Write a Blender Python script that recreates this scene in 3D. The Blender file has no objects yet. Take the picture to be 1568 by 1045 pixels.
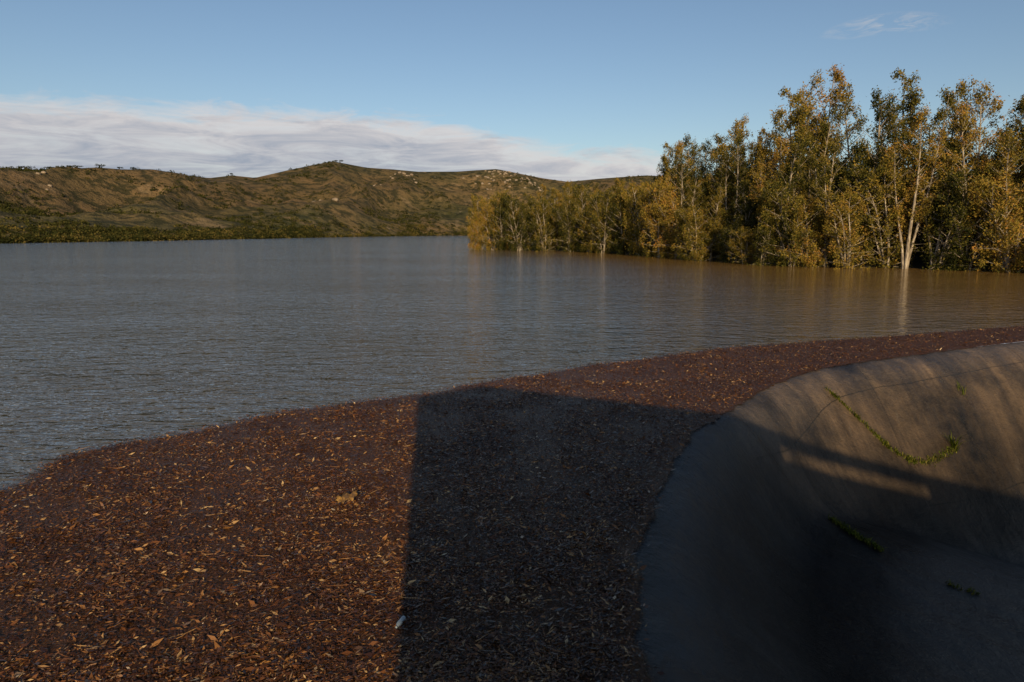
import bpy, math, random
import numpy as np
from mathutils import Vector, noise, Matrix
from mathutils.bvhtree import BVHTree
scene=bpy.context.scene
scene.view_settings.view_transform='Standard'
scene.view_settings.look='None'
scene.view_settings.exposure=0
rng=np.random.default_rng(7); random.seed(7)
SUN_EL=math.radians(20.0)
SD=Vector((-.116,.993)).normalized()      # horizontal direction the light travels

# ---------------------------------------------------------------- helpers
def mesh_from(name,V,F,mats=(),attr=None,smooth=False,matidx=None):
    V=np.asarray(V,dtype=np.float32); F=np.asarray(F,dtype=np.int32)
    me=bpy.data.meshes.new(name)
    me.vertices.add(len(V)); me.vertices.foreach_set('co',V.ravel())
    k=F.shape[1]
    me.loops.add(F.size); me.loops.foreach_set('vertex_index',F.ravel())
    me.polygons.add(len(F))
    me.polygons.foreach_set('loop_start',np.arange(0,F.size,k,dtype=np.int32))
    me.polygons.foreach_set('loop_total',np.full(len(F),k,dtype=np.int32))
    if matidx is not None: me.polygons.foreach_set('material_index',np.asarray(matidx,dtype=np.int32))
    if smooth: me.polygons.foreach_set('use_smooth',np.ones(len(F),dtype=bool))
    for m in mats: me.materials.append(m)
    if attr:
        for an,av in attr.items():
            a=me.attributes.new(an,'FLOAT','POINT'); a.data.foreach_set('value',np.asarray(av,dtype=np.float32))
    me.update(calc_edges=True); me.validate()
    return me
def add_obj(name,me,loc=(0,0,0)):
    o=bpy.data.objects.new(name,me); o.location=loc
    scene.collection.objects.link(o); return o
class NT:
    def __init__(s,nt): s.nt=nt; s.N=nt.nodes; s.L=nt.links
    def n(s,t,**kw):
        x=s.N.new(t)
        for k,v in kw.items():
            if k.startswith('i_'):
                x.inputs[k[2:].replace('_',' ')].default_value=v
            else: setattr(x,k,v)
        return x
    def l(s,a,b): s.L.new(a,b)
    def math(s,op,a,b=None,c=None,clamp=False):
        x=s.N.new('ShaderNodeMath'); x.operation=op; x.use_clamp=clamp
        for i,v in enumerate((a,b,c)):
            if v is None: continue
            if isinstance(v,(int,float)): x.inputs[i].default_value=v
            else: s.L.new(v,x.inputs[i])
        return x.outputs[0]
    def ramp(s,fac,stops,interp='LINEAR'):
        x=s.N.new('ShaderNodeValToRGB'); x.color_ramp.interpolation=interp
        el=x.color_ramp.elements
        while len(el)<len(stops): el.new(0.5)
        for e,(p,c) in zip(el,stops):
            e.position=p
            if isinstance(c,(int,float)): c=(c,c,c)
            e.color=(*c,1)
        s.L.new(fac,x.inputs[0]); return x.outputs[0]
    def mix(s,fac,a,b,typ='MIX'):
        x=s.N.new('ShaderNodeMix'); x.data_type='RGBA'; x.blend_type=typ
        for sock,v in ((x.inputs[0],fac),(x.inputs[6],a),(x.inputs[7],b)):
            if isinstance(v,(int,float)): sock.default_value=v
            elif isinstance(v,tuple): sock.default_value=(*v,1)
            else: s.L.new(v,sock)
        return x.outputs[2]
    def noise(s,vec,scale,detail=4,rough=.55,dist=0):
        x=s.N.new('ShaderNodeTexNoise'); x.inputs['Scale'].default_value=scale
        x.inputs['Detail'].default_value=detail; x.inputs['Roughness'].default_value=rough
        x.inputs['Distortion'].default_value=dist
        if vec is not None: s.L.new(vec,x.inputs['Vector'])
        return x.outputs[0]
    def mapping(s,vec,scale=(1,1,1),rot=(0,0,0),loc=(0,0,0)):
        x=s.N.new('ShaderNodeMapping'); x.inputs['Scale'].default_value=scale
        x.inputs['Rotation'].default_value=rot; x.inputs['Location'].default_value=loc
        s.L.new(vec,x.inputs['Vector']); return x.outputs[0]
def new_mat(name):
    m=bpy.data.materials.new(name); m.use_nodes=True
    t=NT(m.node_tree); b=m.node_tree.nodes['Principled BSDF']
    return m,t,b
def interp(x,pts):
    return np.interp(x,[p[0] for p in pts],[p[1] for p in pts])
def catmull(P,n):
    P=np.asarray(P,float); m=len(P)
    t=np.linspace(0,m-1,n); i=np.clip(t.astype(int),0,m-2); f=(t-i)[:,None]
    p0=P[np.clip(i-1,0,m-1)];p1=P[i];p2=P[i+1];p3=P[np.clip(i+2,0,m-1)]
    return .5*((2*p1)+(-p0+p2)*f+(2*p0-5*p1+4*p2-p3)*f*f+(-p0+3*p1-3*p2+p3)*f**3)
def grid_faces(n,m):
    i,j=np.meshgrid(np.arange(n-1),np.arange(m-1),indexing='ij')
    a=(i*m+j).ravel()
    return np.stack([a,a+m,a+m+1,a+1],1)

# ---------------------------------------------------------------- materials
def leaf_mat(name,stops,trans=.35,var=.45):
    m,t,b=new_mat(name)
    at=t.n('ShaderNodeAttribute',attribute_name='rnd')
    oi=t.n('ShaderNodeObjectInfo')
    f=t.math('ADD',at.outputs['Fac'],t.math('MULTIPLY',t.math('SUBTRACT',oi.outputs['Random'],.54),var),clamp=True)
    c=t.ramp(f,stops)
    df=t.n('ShaderNodeBsdfDiffuse'); t.l(c,df.inputs['Color'])
    tr=t.n('ShaderNodeBsdfTranslucent'); t.l(c,tr.inputs['Color'])
    ms=t.n('ShaderNodeMixShader'); ms.inputs[0].default_value=trans
    t.l(df.outputs[0],ms.inputs[1]); t.l(tr.outputs[0],ms.inputs[2])
    t.l(ms.outputs[0],t.N['Material Output'].inputs[0])
    return m
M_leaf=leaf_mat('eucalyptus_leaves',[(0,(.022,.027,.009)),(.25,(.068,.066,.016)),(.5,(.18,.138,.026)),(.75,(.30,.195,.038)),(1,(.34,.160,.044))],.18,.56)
M_shrub=leaf_mat('shrub_leaves',[(0,(.018,.022,.008)),(.4,(.045,.046,.014)),(.75,(.10,.083,.024)),(1,(.19,.13,.04))],.2)
M_weed=leaf_mat('weed_leaves',[(0,(.03,.04,.008)),(.6,(.10,.125,.014)),(1,(.26,.22,.05))],.3)

m,t,b=new_mat('bark'); M_bark=m
tc=t.n('ShaderNodeTexCoord')
nz=t.noise(t.mapping(tc.outputs['Object'],(3,3,.6)),1.5,2)
t.l(t.ramp(nz,[(.3,(.07,.054,.038)),(.5,(.25,.20,.145)),(.7,(.46,.40,.31))]),b.inputs['Base Color']); b.inputs['Roughness'].default_value=.85

# water
m,t,b=new_mat('lake_water'); M_water=m
tc=t.n('ShaderNodeTexCoord'); ob=tc.outputs['Object']
big=t.noise(ob,.035,2)
wc=t.mix(big,(.078,.074,.064),(.100,.093,.078))
# brown tree reflection painted into the water colour towards the wooded bank
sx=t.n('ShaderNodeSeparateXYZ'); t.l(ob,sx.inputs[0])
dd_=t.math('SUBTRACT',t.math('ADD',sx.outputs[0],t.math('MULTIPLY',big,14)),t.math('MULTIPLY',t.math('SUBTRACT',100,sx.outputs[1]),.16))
tree_refl=t.math('MULTIPLY_ADD',dd_,1/32,-.0,clamp=True)
tree_refl=t.math('MULTIPLY',tree_refl,t.math('LESS_THAN',sx.outputs[1],260))
wc=t.mix(tree_refl,wc,(.15,.088,.026))
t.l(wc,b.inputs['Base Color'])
b.inputs['Roughness'].default_value=.06; b.inputs['IOR'].default_value=1.45
w1=t.noise(t.mapping(ob,(.8,1.7,1),(0,0,math.radians(18))),.85,3,.5,.7)
w2=t.noise(t.mapping(ob,(1.5,3.0,1),(0,0,math.radians(-4))),1.6,2,.6,.5)
w3=t.noise(t.mapping(ob,(.12,.3,1),(0,0,math.radians(12))),1.0,1)
gust=t.ramp(t.noise(t.mapping(ob,(.02,.06,1)),1.0,2),[(.35,.6),(.65,1.0)])
hh=t.math('ADD',t.math('MULTIPLY',w1,.27),t.math('ADD',t.math('MULTIPLY',w2,.10),t.math('MULTIPLY',w3,.15)))
hh=t.math('MULTIPLY',hh,gust)
bp=t.n('ShaderNodeBump'); bp.inputs['Strength'].default_value=1; bp.inputs['Distance'].default_value=1.0
t.l(hh,bp.inputs['Height']); t.l(bp.outputs[0],b.inputs['Normal'])

# debris mat
m,t,b=new_mat('floating_debris'); M_deb=m
tc=t.n('ShaderNodeTexCoord'); ob=tc.outputs['Object']
n1=t.noise(ob,26,4,.8); n2=t.noise(ob,.7,3)
c1=t.ramp(n1,[(.36,(.012,.006,.002)),(.48,(.062,.023,.006)),(.60,(.135,.050,.012)),(.72,(.30,.14,.042))])
c2=t.mix(t.ramp(n2,[(.35,0),(.65,.4)]),c1,(.08,.027,.007),'MIX')
t.l(c2,b.inputs['Base Color'])
b.inputs['Roughness'].default_value=.42; b.inputs['Specular IOR Level'].default_value=.2
bp=t.n('ShaderNodeBump'); bp.inputs['Strength'].default_value=1; bp.inputs['Distance'].default_value=.09
t.l(n1,bp.inputs['Height']); t.l(bp.outputs[0],b.inputs['Normal'])
e=t.n('ShaderNodeAttribute',attribute_name='edge')   # metres from nearest edge
ef=t.math('SUBTRACT',e.outputs['Fac'],t.math('MULTIPLY',t.noise(ob,2.2,5,.75),.75))
al=t.math('MULTIPLY_ADD',ef,4.0,.8,clamp=True)
tr=t.n('ShaderNodeBsdfTransparent'); ms=t.n('ShaderNodeMixShader')
t.l(al,ms.inputs[0]); t.l(tr.outputs[0],ms.inputs[1]); t.l(b.outputs[0],ms.inputs[2]); t.l(ms.outputs[0],t.N['Material Output'].inputs[0])

m,t,b=new_mat('debris_leaves'); M_chip=m
at=t.n('ShaderNodeAttribute',attribute_name='rnd')
tc=t.n('ShaderNodeTexCoord')
cl=t.ramp(at.outputs['Fac'],[(0,(.014,.007,.003)),(.35,(.062,.023,.007)),(.65,(.15,.057,.015)),(.86,(.31,.15,.045)),(1,(.54,.37,.17))])
cl=t.mix(1.0,cl,t.ramp(t.noise(tc.outputs['Object'],.55,3,.6),[(.35,(.6,.55,.55)),(.6,(1.0,1.0,1.0))]),'MULTIPLY')
t.l(cl,b.inputs['Base Color'])
b.inputs['Roughness'].default_value=.38; b.inputs['Specular IOR Level'].default_value=.4

# concrete
m,t,b=new_mat('wet_concrete'); M_conc=m
tc=t.n('ShaderNodeTexCoord'); ob=tc.outputs['Object']
at=t.n('ShaderNodeAttribute',attribute_name='down'); al_=t.n('ShaderNodeAttribute',attribute_name='along')
cx=t.n('ShaderNodeCombineXYZ'); t.l(al_.outputs['Fac'],cx.inputs[0]); t.l(at.outputs['Fac'],cx.inputs[1])
st=t.noise(t.mapping(cx.outputs[0],(.7,.16,1)),1.0,5,.65,.6)
st2=t.noise(t.mapping(cx.outputs[0],(5,.25,1)),1.0,4,.65,.4)
blot_shade=t.noise(ob,.33,6,.68); fine=t.noise(ob,14,4,.7)
c=t.ramp(blot_shade,[(.36,(.020,.016,.013)),(.5,(.080,.060,.042)),(.64,(.15,.108,.072))])  # blotchy concrete tone; dark blots also paint in soft tree shadow
c=t.mix(.65,c,t.ramp(st,[(.36,.22),(.52,.65),(.66,1.0)]),'MULTIPLY')
c=t.mix(.35,c,t.ramp(st2,[(.35,.35),(.6,1.0)]),'MULTIPLY')
c=t.mix(.45,c,t.ramp(fine,[(.3,.3),(.7,1.0)]),'MULTIPLY')
c=t.mix(1.0,c,(1.45,1.36,1.28),'MULTIPLY')
dn=t.math('MULTIPLY_ADD',at.outputs['Fac'],.1,t.math('MULTIPLY',t.math('SUBTRACT',blot_shade,.5),.15))
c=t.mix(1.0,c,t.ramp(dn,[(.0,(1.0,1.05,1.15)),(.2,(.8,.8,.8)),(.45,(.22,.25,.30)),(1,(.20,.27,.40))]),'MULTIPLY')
near_shade=t.ramp(t.math('MULTIPLY',al_.outputs['Fac'],1/60),[(.40,(.17,.26,.42)),(.54,(1,1,1))])  # shade of the near wall, dark and bluish, put into the concrete colour
c=t.mix(1.0,c,near_shade,'MULTIPLY')
jf=t.math('ABSOLUTE',t.math('SUBTRACT',t.math('FRACT',t.math('MULTIPLY',t.math('ADD',al_.outputs['Fac'],t.math('MULTIPLY',blot_shade,.12)),.20)),.5))
jm=t.math('LESS_THAN',jf,.003)
kf=t.math('ABSOLUTE',t.math('SUBTRACT',t.math('FRACT',t.math('MULTIPLY',t.math('ADD',at.outputs['Fac'],t.math('MULTIPLY',blot_shade,.2)),.36)),.5))
km=t.math('LESS_THAN',kf,.004)
c=t.mix(t.math('MULTIPLY',t.math('MAXIMUM',jm,km),.75),c,(.006,.006,.005))
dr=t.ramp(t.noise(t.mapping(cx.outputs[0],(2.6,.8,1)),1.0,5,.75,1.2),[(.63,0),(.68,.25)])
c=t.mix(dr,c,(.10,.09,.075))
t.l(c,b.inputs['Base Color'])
t.l(t.ramp(st,[(.35,.24),(.65,.5)]),b.inputs['Roughness'])
t.l(t.ramp(dn,[(0,.32),(.06,.42),(.14,.16),(.36,.04),(.5,.08),(.62,.32),(1,.34)]),b.inputs['Specular IOR Level'])
bp=t.n('ShaderNodeBump'); bp.inputs['Strength'].default_value=.9; bp.inputs['Distance'].default_value=.06
t.l(t.math('ADD',fine,t.math('MULTIPLY',t.noise(ob,1.6,3,.6),3.0)),bp.inputs['Height']); t.l(bp.outputs[0],b.inputs['Normal'])

m,t,b=new_mat('building_concrete'); M_bconc=m
tc=t.n('ShaderNodeTexCoord')
t.l(t.ramp(t.noise(tc.outputs['Object'],1.5,4),[(.3,(.22,.2,.18)),(.7,(.36,.34,.31))]),b.inputs['Base Color']); b.inputs['Roughness'].default_value=.85

# hills
m,t,b=new_mat('scrub_hillside'); M_hill=m
tc=t.n('ShaderNodeTexCoord'); ob=tc.outputs['Object']
n1=t.noise(ob,.010,4,.6); n2=t.noise(ob,.085,5,.75); n3=t.noise(ob,.03,5,.65); n4=t.noise(ob,.004,2,.5)
c=t.ramp(n1,[(.36,(.058,.060,.024)),(.5,(.115,.093,.040)),(.62,(.18,.122,.056))])
c=t.mix(t.ramp(n4,[(.42,0),(.58,.55)]),c,(.16,.098,.048))
c=t.mix(t.ramp(n2,[(.44,.85),(.54,0)]),c,(.028,.030,.014))
c=t.mix(t.ramp(n3,[(.58,0),(.66,.6)]),c,(.26,.18,.10))
rk=t.noise(ob,.055,5,.8)
c=t.mix(t.ramp(rk,[(.66,0),(.69,.65)]),c,(.30,.23,.165))
t.l(c,b.inputs['Base Color']); b.inputs['Roughness'].default_value=.95; b.inputs['Specular IOR Level'].default_value=.1
bp=t.n('ShaderNodeBump'); bp.inputs['Strength'].default_value=1; bp.inputs['Distance'].default_value=6
t.l(n2,bp.inputs['Height']); t.l(bp.outputs[0],b.inputs['Normal'])

m,t,b=new_mat('pale_rock'); M_rock=m
tc=t.n('ShaderNodeTexCoord')
t.l(t.ramp(t.noise(tc.outputs['Object'],.4,4),[(.3,(.13,.10,.07)),(.7,(.32,.245,.175))]),b.inputs['Base Color']); b.inputs['Roughness'].default_value=.9
m,t,b=new_mat('bank_soil'); M_soil=m
tc=t.n('ShaderNodeTexCoord')
t.l(t.ramp(t.noise(tc.outputs['Object'],.8,4),[(.3,(.012,.011,.006)),(.7,(.04,.03,.014))]),b.inputs['Base Color']); b.inputs['Roughness'].default_value=.95

# ---------------------------------------------------------------- spillway + debris
crest=[(1.6,-8),(1.55,0),(1.50,4),(1.48,6.9),(1.72,9),(2.05,10.4),(3.02,13.1),(4.45,16.4),(5.96,18.5),(8.45,21.8),(11.5,24.7),(15.7,27),(23.4,30.8),(40,38)]
toe=[(6,-8,-3),(6,0,-3),(6.1,4,-3),(6.3,7,-3),(6.3,9.5,-3),(6.5,11.5,-3),(7,14,-3),(7.8,16.5,-3),(8.8,18.2,-3),(10.5,19.3,-3.6),(13,20,-4.5),(17,21.2,-6),(25,23,-8.7),(42,28,-13)]
end=[(48,-12,-16.5),(48,-9,-16.5),(48,-5,-16.4),(48,-2,-16.3),(48,0,-16.2),(48,2,-16.1),(48,5,-16),(48,8,-16),(48,11,-15.8),(48,14,-15.6),(48,17,-15.4),(48,20,-15.2),(48,23,-15),(48,26,-14.9)]
outer=[(-15,-8),(-13,3),(-11.2,9.5),(-9.95,12.5),(-9.75,14.6),(-7.85,16.4),(-5.87,18.4),(-2.9,20.2),(-.94,21.8),(2.8,24.8),(9.6,28.6),(16.5,31.4),(26.9,35.6),(44,43)]
NS=420
C=catmull(crest,NS); T=catmull(toe,NS); E=catmull(end,NS); O=catmull(outer,NS)
along=np.concatenate([[0],np.cumsum(np.linalg.norm(np.diff(C,axis=0),axis=1))])
dirO=(O-C)/np.linalg.norm(O-C,axis=1)[:,None]
rows=[];down=[]
for dd,z in ((.7,-.14),(.35,-.06),(.12,-.03)):
    rows.append(np.concatenate([C+dirO*dd,np.full((NS,1),z)],1)); down.append(np.full(NS,-dd))
C3=np.concatenate([C,np.full((NS,1),-.02)],1)
NW=60
for k in range(NW+1):
    u=k/NW
    g=u*u*(3-2*u); g=.75*g+.25*(u*u*(2-u))
    xy=C3[:,:2]*(1-u)+T[:,:2]*u
    z=C3[:,2]*(1-g)+T[:,2]*g
    rows.append(np.concatenate([xy,z[:,None]],1)); down.append(np.linalg.norm(T[:,:2]-C,axis=1)*u)
for k in range(1,61):
    u=(k/60)**1.6; rows.append(T*(1-u)+E*u); down.append(np.linalg.norm(T[:,:2]-C,axis=1)+40*u)
R=np.stack(rows,1); V=R.reshape(-1,3); V=V.copy()
mm=R.shape[1]
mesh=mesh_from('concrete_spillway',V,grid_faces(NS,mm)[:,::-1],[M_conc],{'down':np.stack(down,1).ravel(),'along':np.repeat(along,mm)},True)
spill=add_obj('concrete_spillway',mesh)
bvh=BVHTree.FromPolygons([tuple(v) for v in V],[tuple(f) for f in grid_faces(NS,mm)])
def on_spill(x,y):
    h=bvh.ray_cast(Vector((x,y,5)),Vector((0,0,-1)))
    return h[0],h[1]

# water sheet
wp=[(p[0],p[1],0) for p in (C+dirO*.45)[::3]]
wp+= [(70,50,0),(2600,50,0),(2600,2600,0),(-2600,2600,0),(-2600,-30,0),(1.2,-30,0)]
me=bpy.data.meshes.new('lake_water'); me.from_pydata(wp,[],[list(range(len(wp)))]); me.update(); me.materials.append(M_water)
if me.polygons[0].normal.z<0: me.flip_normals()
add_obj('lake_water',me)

# debris sheet
NU=260
u=np.linspace(0,1,NU)
wob=np.array([noise.noise(Vector((a*.35,3.1,0)))*.5+noise.noise(Vector((a*1.1,9.1,0)))*.2 for a in along])
wob2=np.array([noise.noise(Vector((a*1.3,3.1,7)))*.12+noise.noise(Vector((a*4.3,3.1,2)))*.06 for a in along])
O2=O+dirO*(wob[:,None]+.5)
C2=C-dirO*(.15+wob2)[:,None]
P=C2[:,None,:]*(1-u)[None,:,None]+O2[:,None,:]*u[None,:,None]
L2=np.linalg.norm(O2-C2,axis=1)
z=np.zeros((NS,NU))
for i in range(0,NS):
    for j in range(0,NU):
        z[i,j]=.028+.016*noise.noise(Vector((P[i,j,0]*2.2,P[i,j,1]*2.2,0)))
dOut=(1-u)[None,:]*L2[:,None]; dIn=u[None,:]*L2[:,None]
z-=.035*np.clip(1-dIn/.45,0,1)
edge=np.minimum(dOut*.8,dIn*2.6+.05)
V=np.concatenate([P,z[:,:,None]],2).reshape(-1,3)
me=mesh_from('floating_debris_mat',V,grid_faces(NS,NU)[:,::-1],[M_deb],{'edge':edge.ravel()},True)
add_obj('floating_debris_mat',me)

# leaves / twigs scattered
def leaf_quads(ctr,dirs,nrm,Ln,W,bend=0):
    side=np.cross(dirs,nrm); side/=np.linalg.norm(side,axis=1)[:,None]+1e-9
    a=ctr-dirs*Ln[:,None]*.5; c=ctr+dirs*Ln[:,None]*.5
    b_=ctr+side*W[:,None]*.5; d=ctr-side*W[:,None]*.5
    V=np.stack([a,b_,c,d],1).reshape(-1,3)
    F=np.arange(len(ctr)*4).reshape(-1,4)
    return V,F
def unit(v): return v/(np.linalg.norm(v,axis=1)[:,None]+1e-9)
PC=(P[:-1,:-1]+P[1:,1:])/2
A=np.abs((P[1:,:-1,0]-P[:-1,:-1,0])*(P[:-1,1:,1]-P[:-1,:-1,1])-(P[1:,:-1,1]-P[:-1,:-1,1])*(P[:-1,1:,0]-P[:-1,:-1,0]))
dist=np.hypot(PC[:,:,0],PC[:,:,1])
ok=(PC[:,:,1]>4.5)&(PC[:,:,0]>-.8*PC[:,:,1]-1)&(PC[:,:,0]<.8*PC[:,:,1]+1)
eo=np.clip(np.minimum(dOut,dIn*1.5)[:-1,:-1]/.5,0.02,1)
Wt=A*ok*eo/(dist**1.25)
clump=np.array([[max(.4,1+1.3*noise.noise(Vector((PC[i,j,0]*.8,PC[i,j,1]*.8,5)))+.7*noise.noise(Vector((PC[i,j,0]*3,PC[i,j,1]*3,8)))) for j in range(NU-1)] for i in range(NS-1)])
Wt*=clump; p=(Wt/Wt.sum()).ravel()
NL=400000
idx=rng.choice(len(p),NL,p=p)
ci=PC.reshape(-1,2)[idx]+rng.normal(0,.06,(NL,2))
ang=rng.uniform(0,math.pi*2,NL)+0
ang=np.where(rng.random(NL)<.4,rng.normal(.35,.5,NL),ang)
tilt=rng.normal(0,.30,NL)
dirs=unit(np.stack([np.cos(ang),np.sin(ang),tilt],1))
nrm=unit(np.stack([rng.normal(0,.5,NL),rng.normal(0,.5,NL),np.ones(NL)],1))
Ln=rng.lognormal(math.log(.036),.58,NL).clip(.012,.17)
bigl=rng.random(NL)<.002; Ln=np.where(bigl,rng.uniform(.1,.22,NL),Ln)
W=Ln*rng.uniform(.14,.45,NL)*np.where(bigl,.7,1)
ctr=np.concatenate([ci,(.045+rng.uniform(0,.028,NL))[:,None]],1)
V,F=leaf_quads(ctr,dirs,nrm,Ln,W)
rv=rng.beta(1.6,2.3,NL); rv=np.where(rng.random(NL)<.08,rng.uniform(.8,1,NL),rv); rv=np.where(bigl,rng.uniform(.6,.98,NL),rv)
me=mesh_from('floating_leaves',V,F,[M_chip],{'rnd':np.repeat(rv,4)})
add_obj('floating_leaves',me)

# ---------------------------------------------------------------- weeds on spillway joints
def weed_patch(pts,n,spread,h,name,pos=None):
    pts=np.array(pts)
    seg=catmull(np.c_[pts,np.zeros(len(pts))],200)
    V=[];F=[];rn=[]
    for k in range(n):
        kk=int(rng.integers(0,200)); q=seg[kk]
        if noise.noise(Vector((kk*.11,n*.1,2)))<rng.uniform(-.4,.35): continue
        x=q[0]+rng.normal(0,spread);y=q[1]+rng.normal(0,spread)
        hp=on_spill(x,y)
        if hp[0] is None: continue
        a=rng.uniform(0,6.28); hh=h*rng.uniform(.2,1.2)
        b0=np.array(hp[0]); lean=np.array([math.cos(a),math.sin(a),0])
        sd=np.array([-math.sin(a),math.cos(a),0])*rng.uniform(.006,.016)
        mid=b0+lean*hh*.35+np.array([0,0,hh*.7]); tip=b0+lean*hh*.9+np.array([0,0,hh*.9])
        i=len(V); V+= [b0-sd,b0+sd,mid+sd,mid-sd,tip+sd*.2,tip-sd*.2]
        F+=[(i,i+1,i+2,i+3),(i+3,i+2,i+4,i+5)]; rn+=[rng.random()]*6
    me=mesh_from(name,V,F,[M_weed],{'rnd':rn}); return add_obj(name,me)
weed_patch([(10.9,23.1),(12.1,22.75),(13.2,22.6),(14.4,22.9),(16.2,24.0)],2300,.04,.12,'green_weeds')
weed_patch([(9.0,18.2),(9.4,17.6),(9.9,17.2)],800,.06,.13,'green_weeds')
weed_patch([(11.3,16.4),(12.0,16.3)],160,.05,.10,'green_weeds')
weed_patch([(16.1,24.0),(16.2,24.0)],90,.06,.5,'dry_grass_tuft')
weed_patch([(17.5,26.0),(17.6,25.9)],50,.08,.4,'dry_grass_tuft')

# ---------------------------------------------------------------- bark chunk & bottle
def lathe(prof,n=20):
    V=[];F=[]
    for r,zz in prof:
        for k in range(n): V.append((r*math.cos(6.2832*k/n),r*math.sin(6.2832*k/n),zz))
    for i in range(len(prof)-1):
        for k in range(n): F.append((i*n+k,i*n+(k+1)%n,(i+1)*n+(k+1)%n,(i+1)*n+k))
    return V,F
V,F=lathe([(0.001,0),(.03,0),(.034,.01),(.034,.05),(.031,.07),(.034,.09),(.034,.15),(.028,.18),(.014,.21),(.013,.225),(.016,.226),(.016,.245),(.001,.246)])
m,t,b=new_mat('bottle_plastic'); b.inputs['Base Color'].default_value=(.22,.26,.28,1); b.inputs['Roughness'].default_value=.2
me=mesh_from('plastic_bottle',V,F,[m],None,True); o=add_obj('plastic_bottle',me,(-1.40,8.15,.05)); o.rotation_euler=(math.radians(88),.1,math.radians(-15))
m,t,b=new_mat('bark_chunk'); b.inputs['Roughness'].default_value=.8
tc=t.n('ShaderNodeTexCoord'); t.l(t.ramp(t.noise(tc.outputs['Object'],9,5),[(.4,(.06,.03,.01)),(.65,(.30,.16,.03))]),b.inputs['Base Color'])
V=[];F=[]
for i in range(13):
    s=i/12; w=.11*math.sin(math.pi*min(1,s*.85+.12))**.6
    for j in range(9):
        q=j/8-.5; V.append((-.17+.36*s+.02*math.sin(j*2.1+i), q*2*w+.03*math.sin(s*5), .13-.35*q*q+.03*math.sin(i*1.3)+.08*s))
me=mesh_from('bark_piece',V,grid_faces(13,9)[:,::-1],[m],None,True); o=add_obj('bark_piece',me,(-3.05,11.9,.06)); o.rotation_euler=(.1,0,.5)

# twigs
V=[];F=[];
def tube(pts,rad,n=6):
    pts=np.array(pts,float); base=len(V)
    for i,pp in enumerate(pts):
        d=pts[min(i+1,len(pts)-1)]-pts[max(i-1,0)]; d/=np.linalg.norm(d)+1e-9
        a=np.cross(d,[.3,.9,.31]); a/=np.linalg.norm(a)+1e-9; b2=np.cross(d,a)
        for k in range(n):
            th=6.2832*k/n; V.append(pp+rad[i]*(a*math.cos(th)+b2*math.sin(th)))
    for i in range(len(pts)-1):
        for k in range(n): F.append((base+i*n+k,base+i*n+(k+1)%n,base+(i+1)*n+(k+1)%n,base+(i+1)*n+k))
for k in range(1000):
    i=rng.choice(len(p),p=p); c0=PC.reshape(-1,2)[i]; a=rng.uniform(0,3.14); l=rng.uniform(.1,.35)*(1 if rng.random()<.9 else 1.6)
    pts=[(c0[0]+math.cos(a)*l*(s-.5)+.05*l*math.sin(s*7+k),c0[1]+math.sin(a)*l*(s-.5)+.06*l*math.cos(s*6+k),.06+.015*math.sin(s*3+k)) for s in np.linspace(0,1,5)]
    r=rng.uniform(.003,.007); tube(pts,[r,r,r*.9,r*.7,r*.4],5)
me=mesh_from('floating_twigs',V,F,[M_chip],{'rnd':np.repeat(rng.uniform(.3,.95,len(V)//25),25)},True); add_obj('floating_twigs',me)

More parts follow.
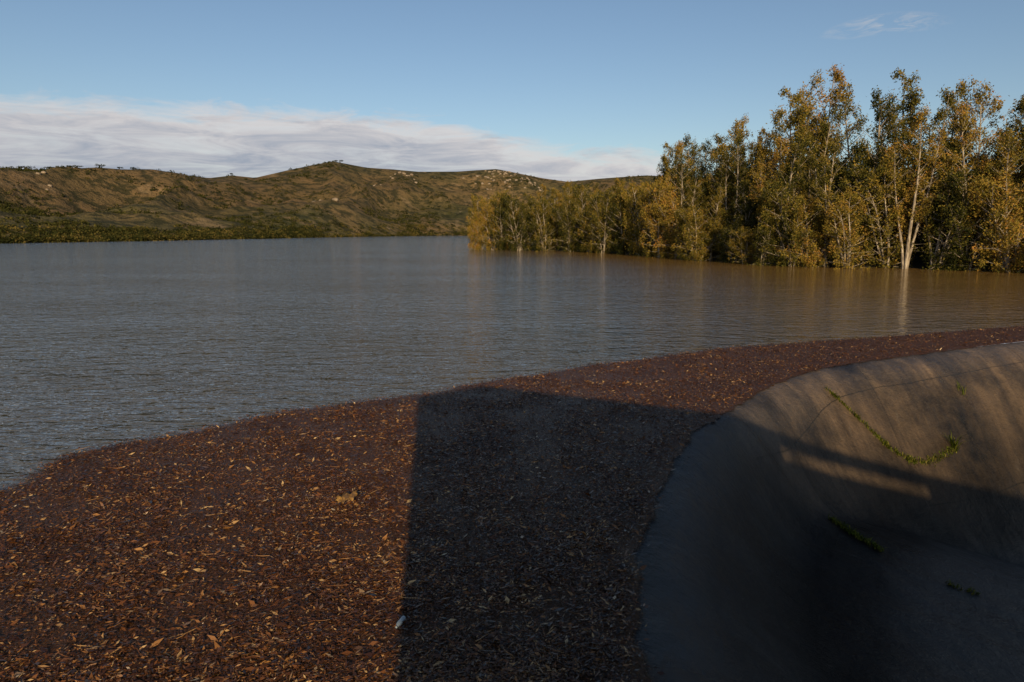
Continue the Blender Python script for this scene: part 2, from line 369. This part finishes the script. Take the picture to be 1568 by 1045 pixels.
# ---------------------------------------------------------------- trees
def make_tree(seed,H,low,spread,stems,nbr,lper,lean=.12,leafL=.34,drop=0.0,rcs=1.0):
    global V,F
    r=np.random.default_rng(seed); V=[];F=[]
    cl=[]
    for s in range(stems):
        a=r.uniform(0,6.28); ln=lean*r.uniform(.5,1.6)*H; hs=H*(1 if s==0 else r.uniform(.6,.97))
        if s==0: ln*=.5
        n=10; pts=[]; x=y=0
        ph=r.uniform(0,6.28)
        for i in range(n):
            q=i/(n-1)
            x=math.cos(a)*ln*q**1.2+.25*math.sin(q*5+ph)*q*1.6; y=math.sin(a)*ln*q**1.2+.25*math.cos(q*4+ph)*q*1.6
            pts.append((x+math.cos(a)*.15,y+math.sin(a)*.15,-1+(hs+1)*q))
        r0=.010*hs+.05
        tube(pts,[r0*(1-.88*i/(n-1)) for i in range(n)],7)
        pts=np.array(pts); nb=max(4,int(nbr/stems*1.2))
        for k in range(nb):
            q=low+(1-low)*((k+r.random())/nb)**.9
            q=min(q,.99); fi=q*(n-1); i0=min(int(fi),n-2); b0=pts[i0]*(1-(fi-i0))+pts[i0+1]*(fi-i0)
            sh=math.sin(math.pi*min(1,max(.0,(q-low)/(1-low))*.80+.16))**.8
            Lb=spread*sh*r.uniform(.3,1.25)+.3
            ba=r.uniform(0,6.28); up=r.uniform(.5,1.6)-drop*(1-q)
            d=np.array([math.cos(ba),math.sin(ba),up]); d/=np.linalg.norm(d)
            bp_=[b0+d*Lb*f+np.array([0,0,(.12-drop*.25)*Lb*f*f]) for f in (0,.35,.7,1)]
            rb=.035+.009*Lb; tube(bp_,[rb,rb*.7,rb*.4,rb*.15],4)
            for f in r.uniform(.4,1.1,int(r.integers(2,5))):
                cpos=b0+d*Lb*f+r.normal(0,.32,3)*(.5+.12*Lb)
                cl.append((cpos,r.uniform(.26,.78)*(.6+.08*spread)*rcs,r.random()))
                e=b0+d*Lb*f*.8; tube([e,cpos],[rb*.3,rb*.08],3)
        cl.append((pts[-1],.4,r.random()))
    nv=len(V); TV=np.array(V); TF=np.array(F)
    C_=[];Rv=[]
    for (c0,rc,rr) in cl:
        k=int(lper*r.uniform(.5,1.3)*(rc/.6)**1.5)
        g=r.normal(0,1,(k,3))*np.array([rc*.56,rc*.56,rc*.72]); 
        g[:,2]-=np.abs(r.normal(0,rc*.5,k))*(1+drop)
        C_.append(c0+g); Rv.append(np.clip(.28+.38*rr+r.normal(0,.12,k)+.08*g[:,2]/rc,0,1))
    ctr=np.concatenate(C_); Rv=np.concatenate(Rv); k=len(ctr)
    dd=unit(r.normal(0,1,(k,3))*np.array([1,1,.6])+np.array([0,0,-.7])); nn=unit(r.normal(0,1,(k,3))+np.array([0,-.7,.5]))
    Ln=leafL*r.uniform(.5,1.35,k); 
    LV,LF=leaf_quads(ctr,dd,nn,Ln,Ln*r.uniform(.3,.6,k))
    LV[:,2]=np.maximum(LV[:,2],.05)
    AV=np.concatenate([TV,LV]); AF=np.concatenate([TF,LF+nv])
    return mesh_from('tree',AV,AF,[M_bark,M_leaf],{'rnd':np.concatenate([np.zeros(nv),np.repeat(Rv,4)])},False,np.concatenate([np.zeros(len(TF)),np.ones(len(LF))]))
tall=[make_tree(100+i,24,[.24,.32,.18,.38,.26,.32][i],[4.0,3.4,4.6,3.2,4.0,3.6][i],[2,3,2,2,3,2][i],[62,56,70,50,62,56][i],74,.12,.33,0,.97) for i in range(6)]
bush=[make_tree(200+i,12,.05,[4.1,3.6,4.5,3.8][i],[4,3,5,4][i],[76,66,82,70][i],74,.24,.30,.6,.9) for i in range(4)]
shore=[(-8,182),(2,172),(12,164),(22.5,142),(30,118),(37.5,97),(44,93),(50,90),(57,86),(60,79),(66,70)]
S_top=[(-.06,.052),(-.04,.058),(.015,.058),(.062,.065),(.11,.066),(.165,.074),(.2,.085),(.23,.122),(.25,.132),(.295,.138),(.33,.155),(.365,.19),(.39,.21),(.47,.215),(.505,.212),(.56,.248),(.59,.25),(.615,.235),(.65,.235),(.71,.225),(.9,.2)]
def plant(me,h0,x,y,h,zb=0,w=1.0):
    s=h/h0; o=add_obj('eucalyptus_tree',me,(x,y,zb)); o.rotation_euler=(random.gauss(0,.03),random.gauss(0,.04),random.uniform(-1.2,1.2))
    ws=(s+.35*(1-s))*w; o.scale=(ws,ws,s); return o
sh=catmull(shore,400); al2=np.concatenate([[0],np.cumsum(np.linalg.norm(np.diff(sh,axis=0),axis=1))])
def along_sh(d): return np.array([np.interp(d,al2,sh[:,0]),np.interp(d,al2,sh[:,1])])
tot=al2[-1]; nb=np.array([.8,.6])
for (x,y,h) in ((-10,181,10),(-8,183,13.5),(-5,180,12.5),(-4,184,15)): plant(random.choice(bush),12,x,y,h,-.3,.8)
d=5
while d<tot:
    q=along_sh(d)+rng.normal(0,1.0,2)
    top=5+q[1]*interp(q[0]/q[1],S_top)
    far=q[1]>125
    h=top*(random.uniform(.7,.96) if far else random.uniform(.24,.6))
    plant(random.choice(bush),12,q[0]+1,q[1]+1,h,-.3,1.05 if not far else .9)
    d+=random.uniform(3.2,6.2)
for off,f0,f1,step,kind in ((4,.50,.86,5.8,0),(9,.22,.42,4.8,1),(11,.76,.99,5.2,0),(18,.3,.55,4.8,1),(20,.84,1.02,5.2,0),(30,.4,.65,5.5,1)):
    d=0
    while d<tot:
        q=along_sh(d)+nb*off+rng.normal(0,1.4,2)
        top=5+q[1]*interp(q[0]/q[1],S_top)
        h=top*random.uniform(f0,f1)
        if q[0]/q[1]>-.03:
            if kind: plant(random.choice(bush),12,q[0],q[1],h,.3,1.2)
            else: plant(random.choice(tall),24,q[0],q[1],h,.2)
        d+=step*random.uniform(.7,1.3)
# bank under the trees
sh2=catmull(shore,120)
extra=[(2,0,-.4),(5,0,.15),(12,0,.8),(40,0,2.0),(90,0,3.0)]
V_=np.stack([np.c_[sh2+nb*e[0],np.full(120,e[2])] for e in extra],1).reshape(-1,3)
add_obj('wooded_bank',mesh_from('wooded_bank',V_,grid_faces(120,5),[M_soil],None,True))

# ---------------------------------------------------------------- hills
Rp=[(-1.4,.10),(-.9,.095),(-.73,.0888),(-.675,.0851),(-.591,.0888),(-.526,.0833),(-.4325,.0742),(-.40,.0779),(-.367,.0745),(-.311,.087),(-.255,.0975),(-.209,.089),(-.134,.083),(-.078,.083),(-.022,.0865),(.043,.074),(.08,.0688),(.136,.074),(.192,.078),(.24,.075),(.6,.08),(1.4,.09)]
Sp=[(-1.4,190),(-.73,272),(-.54,325),(-.36,420),(-.17,600),(-.08,690),(.1,760),(1.4,700)]
Yr=[(-1.4,480),(-.73,600),(-.4,800),(-.25,950),(.1,1200),(1.4,1200)]
def hill_h(a,y):
    ys=interp(a,Sp); yr=interp(a,Yr); H=5+interp(a,Rp)*yr; x=a*y
    tt=(y-ys)/(yr-ys)
    if tt<0: return -2
    nz=noise.fractal(Vector((x*.006,y*.006,1.7)),1,2,5)
    ridg=abs(noise.noise(Vector((x*.009+.35*nz,y*.0045,4.4))))
    r2=abs(noise.noise(Vector((x*.03+.5*nz,y*.012,7.4))))
    if tt<=1:
        b=H*(1-(1-tt)**1.25)*.93+H*.07*tt
        return b+math.sin(math.pi*min(1,tt))*(nz*20-ridg*50-r2*12+6)*min(1,tt*5)*(1-.2*tt)
    return H*(1-.5*min(1,(tt-1)*1.2))
na,nr=420,170
av=np.linspace(-1.35,1.2,na); V=np.zeros((na,nr,3))
for i,a in enumerate(av):
    ys=interp(a,Sp); yr=interp(a,Yr)
    for j in range(nr):
        q=j/(nr-1)*1.6; y=ys+(yr-ys)*q
        V[i,j]=(a*y,y,hill_h(a,y) if j>0 else -2)
add_obj('scrub_hills',mesh_from('scrub_hills',V.reshape(-1,3),grid_faces(na,nr),[M_hill],None,True))
# shrubs
def clumps(name,items,k,size,mat):
    Cs=[];Rr=[];Ls=[]
    for (x,y,zz,r0,rr) in items:
        n=max(6,int(k*(r0/3)**1.3)); g=rng.normal(0,1,(n,3)); g/=np.linalg.norm(g,axis=1)[:,None]; g*=rng.uniform(.4,1.05,(n,1))*r0
        g[:,2]=np.abs(g[:,2])*.9
        Cs.append(np.array([x,y,zz])+g); Rr.append(np.clip(rr+rng.normal(0,.13,n),0,1)); Ls.append(size*rng.uniform(.6,1.3,n))
    ctr=np.concatenate(Cs);Rr=np.concatenate(Rr);Ln=np.concatenate(Ls);n=len(ctr)
    VV,FF=leaf_quads(ctr,unit(rng.normal(0,1,(n,3))),unit(rng.normal(0,1,(n,3))+np.array([0,-.5,.6])),Ln,Ln*.65)
    add_obj(name,mesh_from(name,VV,FF,[mat],{'rnd':np.repeat(Rr,4)}))
items=[]
cnt=0
while cnt<5600:
    a=rng.uniform(-1.0,.35); ys=interp(a,Sp); yr=interp(a,Yr); q=rng.random()**1.1*1.0; y=ys+(yr-ys)*q; x=a*y
    den=noise.fractal(Vector((x*.014,y*.014,9)),1,2,4)
    if den<rng.uniform(-.05,.45): continue
    items.append((x,y,hill_h(a,y)-.4,rng.uniform(.7,3.1),rng.uniform(.05,.55))); cnt+=1
clumps('hillside_scrub',items,26,1.3,M_shrub)
items=[]
for k in range(2100):
    a=rng.uniform(-1.0,.12); ys=interp(a,Sp); yr=interp(a,Yr); y=ys+(rng.random()**2)*(34)+.5; x=a*y
    big=.85+.9*noise.noise(Vector((x*.05,0,2)))
    items.append((x,y,max(0,hill_h(a,y)-.8),rng.uniform(1.2,4.6)*big,rng.uniform(.0,.95)))
clumps('lakeshore_bushes',items,60,.95,M_shrub)
items=[]
for px in (-.69,-.66,-.655,-.62,-.585,-.56,-.245,-.25,-.70,-.4,-.63,-.54):
    yr=interp(px,Yr); zt=hill_h(px,yr); sc=random.uniform(.7,1.3)
    for k in range(6): items.append((px*yr+rng.normal(0,1.7*sc),yr+rng.normal(0,1.5),zt+1.2*sc,1.8*sc,.2))
    items.append((px*yr,yr,zt,.9,.1)); items.append((px*yr,yr,zt+.7,.9,.1))
clumps('ridge_trees',items,40,.9,M_shrub)
# rocks
V=[];F=[]
for (a,q,n,sp) in ((-.155,.88,14,9),(-.03,.86,30,20),(.0,.82,26,18),(.03,.8,20,16),(-.2,.6,6,12),(-.68,.75,4,9),(-.27,.3,6,9)):
    ys=interp(a,Sp); yr=interp(a,Yr)
    for k in range(n):
        y=ys+(yr-ys)*q+rng.normal(0,sp*1.5); x=a*y+rng.normal(0,sp); zz=hill_h(x/y,y); r0=rng.uniform(.6,2.6); base=len(V)
        for i in range(5):
            for j in range(7):
                th=6.2832*j/7; ph=math.pi*i/4; rr=r0*(1+.3*rng.normal()*.6)
                V.append((x+rr*1.3*math.sin(ph)*math.cos(th),y+rr*math.sin(ph)*math.sin(th),zz-.1+rr*.75*math.cos(ph)))
        for i in range(4):
            for j in range(7): F.append((base+i*7+j,base+(i+1)*7+j,base+(i+1)*7+(j+1)%7,base+i*7+(j+1)%7))
add_obj('rock_outcrop',mesh_from('rock_outcrop',V,F,[M_rock]))

# ---------------------------------------------------------------- dam control building (behind the viewpoint, casts the big shadow)
def prism(fp,z0,z1):
    n=len(fp); V=[(x,y,z0) for x,y in fp]+[(x,y,z1) for x,y in fp]
    F=[list(range(n))[::-1],list(range(n,2*n))]+[[i,(i+1)%n,n+(i+1)%n,n+i] for i in range(n)]
    return V,F
root=bpy.data.objects.new('dam_control_building',None); scene.collection.objects.link(root)
def part(name,fp,z0,z1):
    v,f=prism(fp,z0,z1); me=bpy.data.meshes.new(name); me.from_pydata(v,[],f); me.update(); me.materials.append(M_bconc)
    o=add_obj(name,me); o.parent=root
def ln(x): return -2.9-.50*(x-1.97)
def seg(x0,x1,w=.6): return [(x0,ln(x0)-w),(x1,ln(x1)-w),(x1,ln(x1)),(x0,ln(x0))]
part('tower',[(0,-4.3),(.6,-9),(10.9,ln(10.9)-3),(10.9,ln(10.9)),(1.97,-2.9)],-4,9)
part('gantry_beam',seg(10.95,18.2,.4),8.64,9)
part('bridge_wall',seg(10.95,18.2,.4),-4,8.12)
part('abutment',seg(18.25,48,2.0),-8,9)

# ---------------------------------------------------------------- camera, sun, sky
cam=bpy.data.cameras.new('camera'); cam.lens=24; cam.sensor_width=36; cam.clip_end=6000; cam.clip_start=.1
co=bpy.data.objects.new('camera',cam); co.location=(0,0,5); co.rotation_euler=(math.radians(80.8),0,0); scene.collection.objects.link(co); scene.camera=co
S=Vector((-SD.x*math.cos(SUN_EL),-SD.y*math.cos(SUN_EL),math.sin(SUN_EL)))
sl=bpy.data.lights.new('sun','SUN'); sl.energy=5.0; sl.angle=math.radians(.5); sl.color=(1,.77,.45)
so=bpy.data.objects.new('sun',sl); so.rotation_euler=S.to_track_quat('Z','Y').to_euler(); so.location=(0,-50,50); scene.collection.objects.link(so)

w=bpy.data.worlds.new('World'); scene.world=w; w.use_nodes=True
t=NT(w.node_tree); bg=t.N['Background']; bg.inputs[1].default_value=.098
sky=t.n('ShaderNodeTexSky'); sky.sky_type='NISHITA'; sky.sun_disc=False; sky.sun_elevation=SUN_EL; sky.sun_rotation=math.atan2(S.x,S.y)
sky.air_density=1.0; sky.dust_density=.8; sky.ozone_density=2.0
tc=t.n('ShaderNodeTexCoord'); sp=t.n('ShaderNodeSeparateXYZ'); t.l(tc.outputs['Generated'],sp.inputs[0])
X,Y,Z=sp.outputs
az=t.math('ARCTAN2',X,Y)                       # radians, 0 = +Y
hz=t.math('SQRT',t.math('ADD',t.math('MULTIPLY',X,X),t.math('MULTIPLY',Y,Y)))
el=t.math('DIVIDE',Z,t.math('MAXIMUM',hz,.01))
a01=t.math('MULTIPLY_ADD',az,.5/math.pi,.5)
def ap(a): return a/(2*math.pi)+.5
topv=t.ramp(a01,[(0,.10),(ap(-1.2),.13),(ap(-.6),.158),(ap(-.3),.168),(ap(-.14),.166),(ap(-.05),.145),(ap(.07),.125),(ap(.2),.105),(ap(.33),.04),(ap(.6),.0)])
cv=t.n('ShaderNodeCombineXYZ'); t.l(az,cv.inputs[0]); t.l(el,cv.inputs[1])
nA=t.noise(t.mapping(cv.outputs[0],(8,30,1)),1,6,.66,.5)
nB=t.noise(t.mapping(cv.outputs[0],(8,52,1),(0,0,.05)),1.0,5,.64,.7)
nC=t.noise(t.mapping(cv.outputs[0],(22,90,1),(0,0,-.25)),1.0,5,.65,1.2)
edge=t.math('SUBTRACT',t.math('ADD',topv,t.math('MULTIPLY',t.math('SUBTRACT',nA,.5),.085)),el)
mask=t.math('MULTIPLY',edge,45,clamp=True)
mask=t.math('MULTIPLY',mask,t.ramp(nB,[(.25,.6),(.5,.97)]))
depth=t.math('MULTIPLY',edge,12,clamp=True)
ccol=t.mix(t.math('ADD',t.math('MULTIPLY',depth,.8),t.math('MULTIPLY',t.math('SUBTRACT',nB,.5),2.6),clamp=True),(7.0,6.6,6.5),(3.4,3.8,4.6))
wx=t.math('DIVIDE',t.math('SUBTRACT',az,.475),.075); wy=t.math('DIVIDE',t.math('SUBTRACT',el,t.math('MULTIPLY_ADD',t.math('MULTIPLY',wx,wx),-.007,.250)),.014)
wr=t.math('SUBTRACT',1,t.math('ADD',t.math('MULTIPLY',wx,wx),t.math('MULTIPLY',wy,wy)),clamp=True)
wm=t.math('MULTIPLY',wr,t.ramp(nC,[(.42,0),(.68,.75)]))
c=t.mix(mask,sky.outputs[0],ccol); c=t.mix(wm,c,(5.6,5.6,5.8))
t.l(c,bg.inputs[0])
